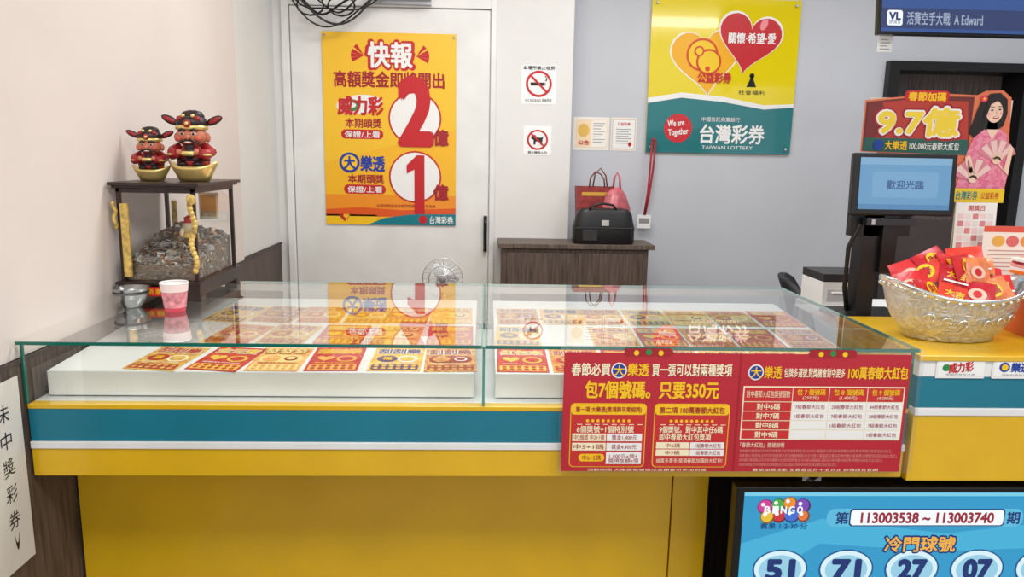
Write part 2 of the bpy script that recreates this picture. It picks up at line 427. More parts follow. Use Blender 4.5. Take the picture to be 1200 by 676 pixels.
# ------------------------------------------------------------ door poster
A=Art(380,40,534,264,.72,1.03)
A.backing(mat((250,188,35),.3),.002)
A.P([(380,40),(534,40),(534,150),(380,190)],mat((250,198,45),.3),1)
A.R(380,228,534,250,mat((246,150,35),.3),1)
A.P([(380,246),(420,243),(470,246),(534,243),(534,252),(470,254),(380,254)],mat((230,90,30),.3),2)
A.P([(430,264),(448,256),(480,251),(534,250),(534,264)],TEAL,3); A.R(380,252,440,264,YEL,2)
A.H(402,255,5.5,RED,4); A.H(404,254,3.5,YEL,5); A.D(495,257,5,RED,4)
A.T('台灣彩券',503,253,531,262,WHITE,4,.02)
for sgn in(-1,1):
    for k in range(4):
        a=math.radians((20,0,-20,48)[k]); cx=458+sgn*30; cy=66
        du,dv=sgn*math.cos(a),-math.sin(a)
        A.P([(cx,cy),(cx+du*15-dv*2.5*sgn,cy+dv*15+du*2.5*sgn),(cx+du*15+dv*2.5*sgn,cy+dv*15-du*2.5*sgn)],RED,2)
A.T('快報',431,50,485,80,RED,3,.10); A.T('快報',433,51,483,79,WHITE,4,.035)
A.T('高額獎金即將開出',393,84,520,102,YEL,2,.07); A.T('高額獎金即將開出',393,84,520,102,DRED,3,.035)
for cy in(137,206):
    A.D(486,cy,31,RED,2); A.D(486,cy,29,WHITE,3)
A.T('2',470,92,504,166,RED,6,.055)
A.P([(476,192),(488,180),(497,180),(497,250),(485,250),(485,197),(476,202)],RED,6)
A.T('億',508,150,525,168,DRED,7,.04); A.T('億',508,215,525,233,DRED,7,.04)
A.D(422,122,27,WHITE,2,11,.1); A.D(412,123,11,GREEN,3,7); A.D(412,123,6,WHITE,4,3)
A.T('威力彩',397,113,449,134,RED,5,.045)
A.T('本期頭獎',405,138,447,149,DRED,2,.03); A.RR(400,151,449,162,5,RED,2); A.T('保證/上看',404,153,445,160.5,WHITE,3,.02)
A.D(409,190,12,BLUE,2); A.D(409,190,9,YEL,3); A.T('大',403,183,415,197,BLUE,4,.05); A.T('樂透',422,182,450,200,BLUE,3,.04)
A.T('本期頭獎',407,204,449,214,DRED,2,.03); A.RR(402,216,451,227,5,RED,2); A.T('保證/上看',406,218,447,225.5,WHITE,3,.02)
A.T('本期頭獎獎金依實際開獎結果公告為準',440,239,510,243,DRED,3,0)
for cx,cy in((383,44),(531,44),(531,261)): A.D(cx,cy,1.4,GREY,6)
A.done('lottery_poster',(-.527,2.408,1.622),FACE)

# ------------------------------------------------------------ wall sign
A=Art(760,0,936,179,.86,.865)
A.backing(mat((238,216,25),.12,coat=.5),.012)
A.P([(760,119),(800,112),(850,116),(900,124),(936,122),(936,179),(760,179)],mat((10,118,124),.12,coat=.5),1)
A.P([(760,115),(800,108),(850,112),(900,121),(936,119),(936,123),(900,126),(850,118),(800,114),(760,121)],WHITE,2)
oc=mat((248,205,20),.3)
A.H(827,68,43,WHITE,1,.1); A.H(827,68,41,mat((247,180,20),.3),2,.1)
RT=mat((215,70,30),.3)
A.D(822,64,19,RT,3); A.D(822,64,16.5,oc,4); A.D(830,72,15,RT,5); A.D(830,72,12.5,oc,6); A.D(818,60,6,RT,7); A.D(818,60,4,oc,8); A.D(829,80,3,RT,7)
A.H(877,45,39,WHITE,3,-.15); A.H(877,46,37,RED,4,-.15)
A.D(893,28,4,mat((250,150,160),.3),5,7,-.4)
A.T('關懷·希望·愛',852,38,908,50,WHITE,5,.03)
A.T('公益彩券',818,84,858,96,RED,8,.04)
A.P([(877,100),(883,86),(889,100)],BLACK,3); A.D(883,87,3,BLACK,3); A.T('社會福利',868,104,900,109,DGREY,3,0)
A.D(798,150,17,mat((205,40,50),.3),3); A.T('We are\nTogether',786,140,810,160,WHITE,4,.03,.1)
A.T('中國信託商業銀行',826,136,872,141.5,WHITE,3,0)
A.T('台灣彩券',825,145,903,167,WHITE,3,.03)
A.T('TAIWAN LOTTERY',828,170,890,174,WHITE,3,0)
for cx,cy in((766,6),(930,6),(766,173),(930,173)):
    x,y=A.p(cx,cy); A.lathe((x,y,0.001),[(.009,0),(.009,.008),(.006,.011)],mat((200,200,200),.25,.9),16)
A.done('wall_sign',(1.365,2.632,1.968),FACE)

for (x,z,w,h,kind) in((.615,1.635,.21,.19,0),(.805,1.635,.15,.19,1)):
    A=Art(0,0,100,100,w,h); A.backing(mat((246,240,232),.5),.001)
    if kind==0:
        A.RR(6,8,94,92,4,mat((250,225,190),.5),1); A.R(50,10,92,90,mat((250,246,238),.5),2)
        A.D(28,40,16,mat((235,190,90),.5),2,20); A.T('公告',14,70,44,84,RED,3,.03)
        for k in range(8): A.R(54,18+k*8,88-(k%3)*6,20+k*8,GREY,3)
    else:
        A.R(4,4,96,96,mat((225,190,160),.4),1); A.R(7,7,93,93,WHITE,2); A.T('公益彩券',25,14,75,24,RED,3,.02)
        for k in range(7): A.R(20,34+k*7,80-(k%2)*10,36+k*7,GREY,3)
        A.D(76,80,7,RED,3)
    A.done('wall_notice',(x,2.648,z),FACE)
for (x,z,w,h,kind) in((.285,1.885,.19,.205,0),(.285,1.585,.155,.16,1)):
    A=Art(0,0,100,110,w,h); A.backing(mat((250,250,250),.4),.001)
    A.D(50,52,38,RED,1); A.D(50,52,31,WHITE,2)
    if kind==0:
        A.R(26,48,70,57,BLACK,3); A.R(64,48,70,57,GREY,4)
        A.P([(68,44),(72,36),(66,30),(69,29),(75,36),(72,45)],DGREY,3)
        A.T('本場所禁止吸菸',4,1,96,12,DGREY,3,.02); A.T('NO SMOKING 違者罰款',12,94,88,104,DGREY,3,0)
    else:
        A.P([(30,42),(36,34),(40,42),(62,44),(70,38),(68,50),(66,70),(60,70),(60,58),(44,58),(42,70),(36,70),(36,52)],BLACK,3)
        A.D(36,42,9,BLACK,4); A.T('禁止寵物入內',16,94,84,104,DGREY,3,.01)
    c,s_=math.cos(.78),math.sin(.78)
    P=[(-34,-3),(34,-3),(34,3),(-34,3)]
    A.P([(50+x_*c-y_*s_,52+x_*s_+y_*c) for x_,y_ in P],RED,5)
    A.done('no_smoking_sign' if kind==0 else 'no_pets_sign',(x,2.4285,z),FACE)

# ------------------------------------------------------------ back cabinet & things
b=B()
b.box(.09,.88,2.17,2.425,0,1.015,WOOD); b.box(.07,.91,2.15,2.425,1.015,1.04,mat((96,82,72),.5,kind='wood'))
b.box(.12,.47,2.163,2.17,.06,.99,WOOD); b.box(.50,.85,2.163,2.17,.06,.99,WOOD)
b.box(.44,.455,2.15,2.163,.5,.6,GREY); b.box(.515,.53,2.15,2.163,.5,.6,GREY)
b.done('wooden_cabinet',bevel=.002)
b=B()
def rr_rows(cx,cy,w,d,prof,n=24):
    rows=[]
    for z,k in prof:
        row=[]
        for i in range(n):
            a=2*pi*i/n; c,s_=math.cos(a),math.sin(a); e=.5
            row.append((cx+w/2*k*abs(c)**e*(1 if c>=0 else -1),cy+d/2*k*abs(s_)**e*(1 if s_>=0 else -1),z))
        rows.append(row)
    return rows
bl=mat((22,22,25),.4)
b.grid(rr_rows(.64,2.235,.335,.13,[(1.041,.95),(1.05,1),(1.13,1),(1.15,.96),(1.20,.9),(1.225,.78),(1.23,.6)]),bl,True,True,True)
b.tube([(.55,2.2,1.20),(.56,2.18,1.24),(.62,2.17,1.26),(.68,2.18,1.25),(.72,2.2,1.20)],.007,bl)
b.box(.52,.60,2.163,2.17,1.06,1.12,DGREY); b.box(.62,.66,2.163,2.168,1.14,1.17,mat((190,190,190),.4)); b.box(.48,.80,2.164,2.17,1.125,1.131,DGREY)
b.done('black_carry_bag',bevel=.002)
b=B()
rb=mat((150,50,50),.4,kind='crumple')
rows=[[(x,y,z) for x,y in((.51-.01*k,2.33),(.70+.01*k,2.33),(.70+.01*k,2.42),(.51-.01*k,2.42))] for k,z in((0,1.041),(.3,1.2),(1,1.34))]
b.grid(rows,rb,True,True,False,smooth=False)
b.tube([(.57,2.33,1.34),(.575,2.33,1.39),(.60,2.33,1.42),(.63,2.33,1.41),(.65,2.33,1.38),(.655,2.33,1.34)],.004,mat((120,60,50),.5))
b.tube([(.60,2.40,1.34),(.61,2.40,1.41),(.64,2.40,1.44),(.67,2.40,1.40),(.68,2.40,1.34)],.004,mat((120,60,50),.5))
b.box(.53,.68,2.328,2.33,1.29,1.31,GOLD)
pk=mat((205,110,118),.3,kind='crumple')
b.grid([[(.66,2.312,1.041),(.80,2.312,1.041),(.80,2.325,1.041),(.66,2.325,1.041)],[(.64,2.312,1.2),(.80,2.312,1.22),(.79,2.325,1.2),(.64,2.325,1.2)],[(.66,2.315,1.30),(.77,2.315,1.30),(.77,2.325,1.30),(.66,2.325,1.30)],[(.70,2.317,1.34),(.74,2.317,1.34),(.74,2.323,1.34),(.70,2.323,1.34)]],pk,True,True,True)
b.tube([(.70,2.32,1.33),(.705,2.32,1.39),(.72,2.32,1.42),(.735,2.32,1.39),(.74,2.32,1.33)],.006,pk)
b.done('gift_bag')
b=B()
rl=mat((170,35,50),.5)
b.tube([(.965,2.60,1.60),(.962,2.60,1.45),(.955,2.60,1.30),(.94,2.60,1.17)],.006,rl)
b.tube([(.985,2.60,1.60),(.98,2.60,1.45),(.965,2.60,1.30),(.945,2.60,1.17)],.006,rl)
b.tube([(.965,2.60,1.60),(.975,2.61,1.62),(.985,2.60,1.60)],.006,rl)
b.box(.90,.98,2.598,2.604,1.09,1.17,WHITE); b.box(.91,.97,2.596,2.598,1.12,1.15,GREY)
b.done('lanyard')

# cables + bracket at the top left
b=B()
for k in range(5):
    pts=[]
    a0=random.uniform(0,.6)
    for i in range(26):
        t=i/25
        x=-1.05+.52*t+.02*math.sin(6*t+k); z=2.34-.18*math.sin(pi*min(1,t*1.08))*(.5+.12*k)+.03*math.sin(8*t+k*2+a0)
        pts.append((x,2.33+.02*math.sin(5*t+k),z))
    b.tube(pts,.006 if k%2 else .0045,BLACK if k!=3 else DGREY,6)
for k in range(2):
    pts=[(-.92+.07*math.cos(a/12*2*pi)+k*.16,2.31,2.25+.05*math.sin(a/12*2*pi)) for a in range(13)]
    b.tube(pts,.005,BLACK,6)
b.done('cable_bundle')
b=B()
b.box(-.60,-.30,2.30,2.39,2.31,2.33,mat((170,172,175),.3,.8)); b.tube([(-.46,2.35,2.32),(-.44,2.35,2.40)],.014,mat((170,172,175),.3,.8)); b.tube([(-.35,2.35,2.32),(-.38,2.35,2.42)],.014,mat((120,122,125),.3,.8))
b.box(-.60,-.30,2.385,2.404,2.28,2.36,mat((170,172,175),.3,.8))
b.done('wall_bracket')

# ------------------------------------------------------------ coin display case with figurines
dc=empty('coin_display_case')
cx0,cx1,cy0,cy1=-1.098,-.868,.49,.835
b=B()
b.box(cx0-.006,cx1+.006,cy0-.012,cy1+.01,1.062,1.098,DWOOD)
b.box(cx0-.010,cx1+.012,cy0-.022,cy1+.02,1.098,1.106,DWOOD)
for (x,y) in((cx0,cy0-.012),(cx1-.028,cy0-.012),(cx0,cy1-.03),(cx1-.028,cy1-.03)):
    b.box(x-.006,x+.036,y,y+.04,1.0462,1.064,DWOOD)
for (x,y) in((cx0,cy0),(cx1-.012,cy0),(cx0,cy1-.012),(cx1-.012,cy1-.012)):
    b.box(x,x+.012,y,y+.012,1.104,1.385,DWOOD)
b.box(cx0,cx1,cy0,cy0+.012,1.372,1.386,DWOOD); b.box(cx1-.012,cx1,cy0,cy1,1.372,1.386,DWOOD); b.box(cx0,cx0+.012,cy0,cy1,1.372,1.386,DWOOD); b.box(cx0,cx1,cy1-.012,cy1,1.372,1.386,DWOOD)
b.box(cx0-.006,cx1+.012,cy0-.012,cy1+.012,1.386,1.393,DWOOD); b.box(cx0-.014,cx1+.020,cy0-.02,cy1+.02,1.393,1.403,DWOOD)
b.done('frame',parent=dc,bevel=.0015)
GL2=glass_mat('mat_case_glass',(0.97,0.975,0.97),.35)
b=B()
for P in ([(cx0+.012,cy0+.006,1.104),(cx1-.012,cy0+.006,1.104),(cx1-.012,cy0+.006,1.372),(cx0+.012,cy0+.006,1.372)],
          [(cx1-.006,cy0+.012,1.104),(cx1-.006,cy1-.012,1.104),(cx1-.006,cy1-.012,1.372),(cx1-.006,cy0+.012,1.372)],
          [(cx0+.012,cy1-.006,1.104),(cx1-.012,cy1-.006,1.104),(cx1-.012,cy1-.006,1.372),(cx0+.012,cy1-.006,1.372)]):
    b.face(P,GL2)
b.done('panes',parent=dc)
b=B()
GO=mat((224,190,105),.4,.2,kind='coin')
b.box(cx0+.012,cx0+.034,cy0-.006,cy0+.002,1.12,1.34,GO)
b.box(cx0+.03,cx0+.046,cy1-.03,cy1-.022,1.13,1.33,GO)
for k in range(16):
    t=k/15; b.ell((cx1-.006+.006*math.sin(t*11),cy0-.008+.003*math.cos(t*11),1.14+t*.2),(.009,.008,.010),GO,8)
    b.ell((cx0-.003+.003*math.sin(t*11),cy0-.008+.003*math.cos(t*11),1.27+t*.07),(.006,.007,.007),GO,8)
b.ell((cx1-.004,cy0-.016,1.355),(.014,.012,.016),GO,10)
b.box(cx1-.10,cx1-.035,cy1-.05,cy1-.046,1.27,1.36,mat((225,215,190),.5)); b.box(cx1-.093,cx1-.042,cy1-.052,cy1-.05,1.28,1.35,mat((190,150,90),.5))
st=mat((232,215,185),.4,.1)
b.X=Matrix.Translation((-.955,.66,1.19))@Matrix.Scale(.78,4)@Matrix.Translation((.955,-.60,-1.19))
b.lathe((-.955,.60,1.19),[(.025,0),(.038,.01),(.036,.05),(.026,.07)],GO,16); b.ell((-.955,.595,1.275),(.026,.024,.026),st,14)
b.ell((-.975,.58,1.25),(.012,.012,.024),st,10); b.ell((-.935,.58,1.25),(.012,.012,.024),st,10)
b.tube([(-.935,.585,1.25),(-.92,.58,1.28),(-.918,.58,1.31)],.008,st,8)
b.lathe((-.955,.60,1.292),[(.024,0),(.017,.010),(.020,.020),(.004,.03)],RED,12)
b.X=Matrix.Identity(4)
b.box(cx0+.05,cx0+.16,cy0-.024,cy0-.022,1.064,1.092,RED)
b.X=Matrix.Translation((cx0+.105,cy0-.0242,1.078))@Matrix.Rotation(pi/2,4,'X')
b.text('財神到 添好運',-.05,-.009,.05,.009,YEL,1,.02); b.X=Matrix.Identity(4)
b.done('ornaments',parent=dc)
b=B()
C1=mat((176,174,168),.35,.6); C2=mat((135,122,108),.4,.7); C3=mat((150,108,72),.4,.7)
b.grid([[(cx0+.014,cy0+.014,1.107),(cx1-.014,cy0+.014,1.107),(cx1-.014,cy1-.014,1.107),(cx0+.014,cy1-.014,1.107)],
        [(cx0+.014,cy0+.014,1.155),(cx1-.014,cy0+.014,1.155),(cx1-.014,cy1-.014,1.215),(cx0+.014,cy1-.014,1.215)]],C2,True,True,True,smooth=False)
for k in range(1400):
    x=random.uniform(cx0+.026,cx1-.026); y=random.uniform(cy0+.026,cy1-.026)
    z=1.157+.06*(y-cy0)/(cy1-cy0)+.05*math.exp(-((x+.99)**2+(y-.70)**2)/.006)+random.uniform(-.012,.018)
    if k%4==0: y=cy0+.022; z=random.uniform(1.11,1.17)
    elif k%4==1: x=cx1-.022; z=random.uniform(1.11,1.16+.06*(y-cy0)/(cy1-cy0))
    b.X=Matrix.Translation((x,y,z))@Euler((random.gauss(0,.6)+(1.3 if k%4==0 else 0),random.gauss(0,.6)+(1.3 if k%4==1 else 0),0)).to_matrix().to_4x4()
    b.lathe((0,0,0),[(.0115,0),(.0115,.0018)],random.choice((C1,C1,C2,C3)),10,smooth=False)
b.X=Matrix.Identity(4)
b.done('coins',parent=dc)

def figurine(name,cx,cy,z,s,rz=0):
    b=B(); b.X=Matrix.Translation((cx,cy,z))@Matrix.Rotation(rz,4,'Z')@Matrix.Scale(s,4)
    g=mat((232,205,130),.3,.6); red=mat((160,34,38),.4); dk=mat((36,22,26),.4); sk=mat((196,118,90),.45); wh=mat((235,225,215),.5)
    rows=[]
    for t,zz in((.62,0),(.80,.012),(1.0,.035),(1.05,.045),(.9,.042),(.6,.036)):
        rows.append([(.072*t*math.cos(a),.046*t*math.sin(a),zz+.018*abs(math.cos(a))**3*(t if zz>.01 else 0)) for a in [2*pi*i/28 for i in range(28)]])
    b.grid(rows,g,True,True,True)
    b.ell((0,0,.04),(.045,.032,.018),g)
    b.lathe((0,0,.048),[(.046,0),(.049,.01),(.044,.035),(.036,.055),(.022,.068)],red,24,1,.8)
    b.lathe((0,0,.062),[(.0485,0),(.050,.004),(.0485,.008)],dk,24,1,.82)
    b.ell((0,-.034,.085),(.018,.008,.018),dk,12)
    for sx in(-1,1):
        b.tube([(sx*.034,0,.105),(sx*.056,-.012,.09),(sx*.05,-.035,.082),(sx*.03,-.046,.088)],.017,red,10,[1,1.05,1,.8])
        b.ell((sx*.026,-.048,.089),(.010,.010,.010),sk,10)
        b.ell((sx*.050,-.036,.082),(.018,.018,.006),g,10)
        b.ell((sx*.022,-.03,.053),(.017,.02,.010),dk,10)
    b.lathe((0,-.052,.078),[(.018,0),(.022,.008),(.016,.014)],g,14,1,.5)
    b.ell((0,-.004,.138),(.045,.040,.036),sk)
    for sx in(-1,1):
        b.ell((sx*.046,0,.134),(.009,.008,.014),sk,10)
        b.ell((sx*.017,-.040,.144),(.007,.004,.0045),wh,10); b.ell((sx*.017,-.0435,.144),(.004,.003,.0035),dk,8)
        b.tube([(sx*.007,-.043,.153),(sx*.018,-.042,.158),(sx*.029,-.036,.153)],.0028,dk,6)
        b.ell((sx*.027,-.034,.130),(.011,.009,.009),mat((200,95,75),.5),10)
        b.tube([(sx*.003,-.045,.125),(sx*.018,-.045,.121),(sx*.034,-.036,.112),(sx*.038,-.032,.102)],.0036,dk,6,[1,1,.7,.3])
    b.ell((0,-.046,.134),(.010,.008,.008),sk,10)
    b.ell((0,-.042,.117),(.015,.005,.006),mat((120,20,20),.4),10); b.ell((0,-.045,.119),(.012,.003,.0025),wh,8)
    b.lathe((0,-.034,.072),[(.002,0),(.010,.015),(.014,.035),(.012,.042)],dk,12,1,.5)
    b.lathe((0,0,.157),[(.047,0),(.049,.007),(.047,.012)],g,24,1,.92)
    b.lathe((0,.002,.167),[(.045,0),(.047,.012),(.042,.024),(.034,.030)],dk,24,1,.9)
    b.lathe((0,.012,.19),[(.034,0),(.036,.010),(.028,.022),(.010,.027)],dk,20,1,.7)
    b.ell((0,-.044,.174),(.012,.006,.012),red,10); b.ell((0,-.049,.174),(.006,.004,.006),g,8)
    for sx in(-1,1):
        b.ell((sx*.066,.006,.186),(.028,.005,.012),dk,14,Euler((0,-sx*.45,0))); b.ell((sx*.068,.0035,.187),(.021,.005,.007),red,12,Euler((0,-sx*.45,0)))
        b.ell((sx*.026,-.028,.190),(.010,.008,.008),red,8); b.ell((sx*.014,-.032,.198),(.006,.006,.006),g,8)
    b.X=Matrix.Identity(4)
    return b.done(name)
figurine('wealth_god_figurine',-1.035,.60,1.4042,.76,.1)
figurine('wealth_god_figurine',-.909,.61,1.4042,1.0,.05)

b=B()
pc=mat((218,72,95),.5); b.lathe((0,0,0),[(.026,0),(.027,.001),(.0375,.081)],pc,32,cap1=False)
b.lathe((0,0,0),[(.0355,.080),(.025,.004)],WHITE,32,cap0=False)
b.lathe((0,0,.080),[(.0355,0),(.0375,-.0015),(.0393,.001),(.0375,.004),(.0355,.001)],WHITE,32,cap0=False,cap1=False)
b.lathe((0,0,.0),[(.0292,.012),(.0352,.058)],mat((236,150,160),.5,kind='coin'),32,cap0=False,cap1=False)
b.lathe((0,0,.0),[(.0359,.058),(.0380,.079)],mat((244,225,225),.5),32,cap0=False,cap1=False)
b.done('paper_cup',(-.885,.35,1.0455))
b=B(); ST=mat((175,177,180),.22,1.0)
b.lathe((0,0,0),[(.024,0),(.026,.004),(.034,.012),(.045,.032),(.049,.056),(.051,.058),(.048,.057),(.043,.034),(.030,.015),(.001,.008)],ST,36)
b.lathe((0,0,0),[(.0485,.040),(.0495,.043),(.0492,.046)],mat((120,122,126),.3,1),36,cap0=False,cap1=False)
b.done('metal_bowl',(-1.03,.40,1.0455))

# ------------------------------------------------------------ handwritten note
A=Art(0,0,100,225,.22,.46); A.backing(mat((226,222,214),.6),.001)
for k,ch in enumerate('未中獎彩券'): A.T(ch,62,26+k*32,80,47+k*32,BLACK,1,.0,random.uniform(-.12,.12))
for k,ch in enumerate('請投入箱'): A.T(ch,22,40+k*33,42,62+k*33,BLACK,1,.0,random.uniform(-.08,.08))
A.T(')',62,188,82,196,BLACK,1,.0,-1.57)
A.done('handwritten_note',(XL+.0115,-.135,.735),(pi/2,0,pi/2))

# ------------------------------------------------------------ TV under the counter
def screen(name,rgb,e): return mat(rgb,.2,0,e)
e=1.0
tv=empty('television')
b=B(); b.box(.655,1.80,.0,.04,.02,.672,mat((10,10,12),.2)); b.box(.95,1.5,.04,.07,.15,.55,BLACK); b.box(.95,1.0,.0,.2,.0,.02,BLACK); b.box(1.45,1.5,.0,.2,0,.02,BLACK)
b.done('housing',parent=tv,bevel=.003)
A=Art(872,579,1338,846,1.105,.625)
A.R(872,579,1338,846,screen('s',(45,152,200),e),0)
A.P([(872,640),(960,610),(1100,628),(1338,600),(1338,640),(1100,650),(960,640),(872,700)],screen('s',(66,175,215),e),1)
A.R(872,579,1338,583,screen('s',(120,205,230),e),2)
for (u,v,rgb,r) in((896,596,(205,60,150),9),(910,594,(70,170,70),8),(923,592,(235,140,40),8),(937,595,(120,70,180),9),(899,608,(230,190,50),8),(912,607,(200,50,60),8),(926,606,(60,110,210),9),(939,607,(230,120,60),7)):
    A.D(u,v,r,screen('s',tuple(int(c*.55) for c in rgb),e),2); A.D(u-.7,v-.8,r-1.4,screen('s',rgb,e),3); A.D(u-3,v-3,2.2,screen('s',(250,250,250),e),4)
we=screen('s',(245,250,252),e); nb=screen('s',(12,45,110),e)
for k,ch in enumerate('BINGO'): A.T(ch,895+k*9,595,901+k*9,603,we,5,.04)
A.T('賓果 1·2·30·分',892,615,944,622,nb,4,.02)
A.RR(965,598,1186,620,9,screen('s',(90,185,220),e),2); A.T('第',975,602,989,616,nb,3,.03); A.RR(990,598,1165,619,4,nb,3); A.RR(991.5,599.5,1163.5,617.5,3.5,we,4)
A.T('113003538 ~ 113003740',1003,602.5,1152,614.5,screen('s',(150,30,50),e),5,.04); A.T('期',1168,602,1182,616,nb,3,.03)
A.T('冷門球號',1033,631,1113,650,nb,3,.10); A.T('冷門球號',1033.5,631.5,1112.5,649.5,screen('s',(238,175,70),e),4,.03)
for row in range(2):
    for k in range(6):
        u=918+k*74.5; v=671+row*70
        A.D(u,v,31,screen('s',(15,80,135),e),2,24); A.D(u,v-.5,29,screen('s',(215,240,248),e),3,22); A.D(u,v+.5,24,screen('s',(150,205,228),e),4,18)
        A.T(['51','71','27','07','45','13'][k] if row==0 else ['08','36','62','19','77','30'][k],u-15,v-11,u+15,v+12,nb,5,.06)
A.done('screen',(1.2275,-.0008,.346),FACE,parent=tv)

# ------------------------------------------------------------ top right TV
tv=empty('wall_television',(0,0,0))
b=B(); b.box(-.49,.49,0,.03,-.28,.28,mat((14,15,20),.25)); b.box(-.1,.1,.03,.1,-.1,.1,BLACK); b.box(-.02,.02,.06,.1,.0,.72,DGREY)
b.done('housing',(2.145,1.5,2.315),(-.12,0,0),parent=tv,bevel=.004)
A=Art(0,0,200,110,.955,.54)
A.R(0,0,200,110,screen('s',(44,72,135),.9),0); A.P([(0,60),(60,50),(140,80),(200,70),(200,110),(0,110)],screen('s',(50,85,150),.9),1)
A.P([(0,20),(200,0),(200,40),(0,70)],screen('s',(70,130,180),.9),1)
A.R(0,90,200,107,screen('s',(46,62,110),.9),2); A.RR(5,92,19,105,2,we,3); A.T('VL',7,94,17,100,nb,4,.05); A.T('SPORTS',7,101,17,103.5,nb,4,.01)
A.T('活賽空手大戰  A Edward',23,93,92,104,screen('s',(170,182,205),.9),3,.02)
A.done('screen',(2.145,1.4985,2.316),(pi/2-.12,0,0),parent=tv)
b=B(); b.box(1.70,1.765,1.545,1.547,1.975,2.045,WHITE)
for k in range(4): b.box(1.71,1.755-(k%2)*.01,1.5445,1.545,1.985+k*.013,1.989+k*.013,GREY)
b.done('label',parent=tv)

# ------------------------------------------------------------ rear work desk on the right
b=B(); b.box(1.22,2.3,.50,1.05,.94,.97,WC)
for x in(1.25,2.25):
    for y in(.52,1.02): b.box(x-.02,x+.02,y-.02,y+.02,0,.94,GREY)
b.done('work_desk',bevel=.002)

pm=empty('pos_monitor')
b=B(); b.box(-.170,.170,0,.028,-.1,.1,mat((18,19,22),.3)); b.done('bezel',(1.349,.6,1.43),(-.06,0,.0),parent=pm,bevel=.006)
A=Art(0,0,100,60,.300,.165)
A.R(0,0,100,60,screen('s',(104,155,196),.95),0); A.R(0,0,100,8,screen('s',(128,172,206),.95),1); A.RR(14,16,86,46,3,screen('s',(118,165,202),.95),1)
A.T('歡迎光臨',30,26,70,36,screen('s',(52,88,140),.95),2,.02); A.R(0,54,100,60,screen('s',(84,135,180),.95),1)
A.done('display',(1.349,.5985,1.433),(pi/2-.06,0,0),parent=pm)
b=B(); b.box(1.20,1.40,.63,.66,1.26,1.40,BLACK)
b.box(1.245,1.30,.63,.70,.985,1.36,mat((28,28,32),.35)); b.box(1.30,1.35,.61,.70,1.14,1.34,BLACK); b.box(1.20,1.44,.58,.8,.971,.99,BLACK)
b.box(1.235,1.40,.595,.625,1.298,1.322,mat((35,35,40),.3)); b.box(1.25,1.262,.593,.595,1.30,1.318,mat((180,180,180),.3))
b.tube([(1.23,.63,1.30),(1.205,.64,1.22),(1.215,.66,1.08),(1.24,.68,1.0)],.008,BLACK)
b.done('stand',parent=pm,bevel=.004)

b=B(); b.box(1.225,1.40,.84,1.02,.971,1.07,WHITE); b.box(1.225,1.40,.84,1.02,1.07,1.10,DGREY); b.box(1.24,1.385,.835,.84,1.0,1.045,mat((205,205,205),.4)); b.box(1.255,1.37,.825,.835,1.03,1.034,WHITE)
b.done('receipt_printer',bevel=.004)

# ------------------------------------------------------------ jackpot standee
A=Art(1013,110,1195,240,.55,.395)
A.P([(1014,124),(1060,119),(1110,115),(1145,116),(1155,111),(1175,110),(1186,118),(1189,160),(1194,200),(1190,238),(1112,238),(1112,184),(1014,182)],mat((226,120,80),.4),0)
A.P([(1016,126),(1060,121),(1110,118),(1142,118),(1142,184),(1016,181)],mat((110,40,36),.4),1)
A.P([(1018,128),(1060,123),(1135,123),(1140,166),(1018,166)],mat((186,58,44),.4),2)
A.P([(1018,128),(1034,126),(1040,140),(1030,166),(1018,166)],mat((120,36,34),.4),3)
A.P([(1016,166),(1140,166),(1142,184),(1016,181)],mat((38,92,84),.4),3)
A.RR(1060,112,1112,125,4,RED,3); A.T('春節加碼',1064,114,1108,123.5,YEL,4,.04)
A.T('9.7億',1030,130,1128,164,DRED,4,.12); A.T('9.7億',1031,131,1127,163,WHITE,5,.08); A.T('9.7億',1032,132,1126,162,mat((246,215,60),.35),6,.045)
A.D(1034,174,6,BLUE,6); A.T('大樂透',1042,169,1068,179,YEL,6,.03); A.T('100,000元春節大紅包',1071,170,1130,179,WHITE,6,.01)
A.P([(1140,158),(1145,138),(1150,122),(1160,114),(1172,113),(1181,120),(1183,136),(1180,150),(1168,158),(1150,168)],HAIR,4)
A.D(1167,134,9.8,SKIN,5,12.5,.15); A.P([(1156,128),(1160,118),(1172,116),(1179,124),(1171,121),(1162,126),(1158,140),(1154,146)],HAIR,6)
A.D(1164,132.5,1.7,HAIR,6,.9,.15); A.D(1173,131.5,1.6,HAIR,6,.9,.15)
A.R(1162,128.6,1166.5,129.4,HAIR,6); A.R(1171,127.8,1175,128.6,HAIR,6)
A.D(1169.5,140.5,3.6,RED,6,1.7,.15); A.D(1169.5,140,2.8,WHITE,7,.7,.15); A.P([(1169,132),(1171,137.3),(1168,137.3)],mat((222,172,148),.5),6)
A.D(1161.5,137,2.2,mat((240,170,160),.5),6,1.4); A.D(1175,136,1.8,mat((240,170,160),.5),6,1.4)
A.D(1153,120,4,mat((230,60,90),.4),7); A.D(1153,120,1.5,YEL,8)
A.P([(1161,144),(1172,144),(1174,157),(1160,157)],SKIN,4)
DRS=mat((226,112,146),.4,kind='print',rgb2=(238,150,175))
A.P([(1146,164),(1158,154),(1167,160),(1177,153),(1186,160),(1193,200),(1190,222),(1132,222),(1137,196),(1141,178)],DRS,5)
A.P([(1160,154),(1175,154),(1168,166)],SKIN,6)
def fan(u0,v0,r,a0,a1,n,l):
    for k in range(n):
        a=math.radians(a0+(a1-a0)*k/(n-1)); du,dv=math.cos(a),-math.sin(a)
        A.P([(u0-dv*1.5,v0+du*1.5),(u0+du*r-dv*4,v0+dv*r+du*4),(u0+du*r+dv*4,v0+dv*r-du*4),(u0+dv*1.5,v0-du*1.5)],mat((240,205,200),.4) if k%2 else mat((218,135,152),.4),l+k%2)
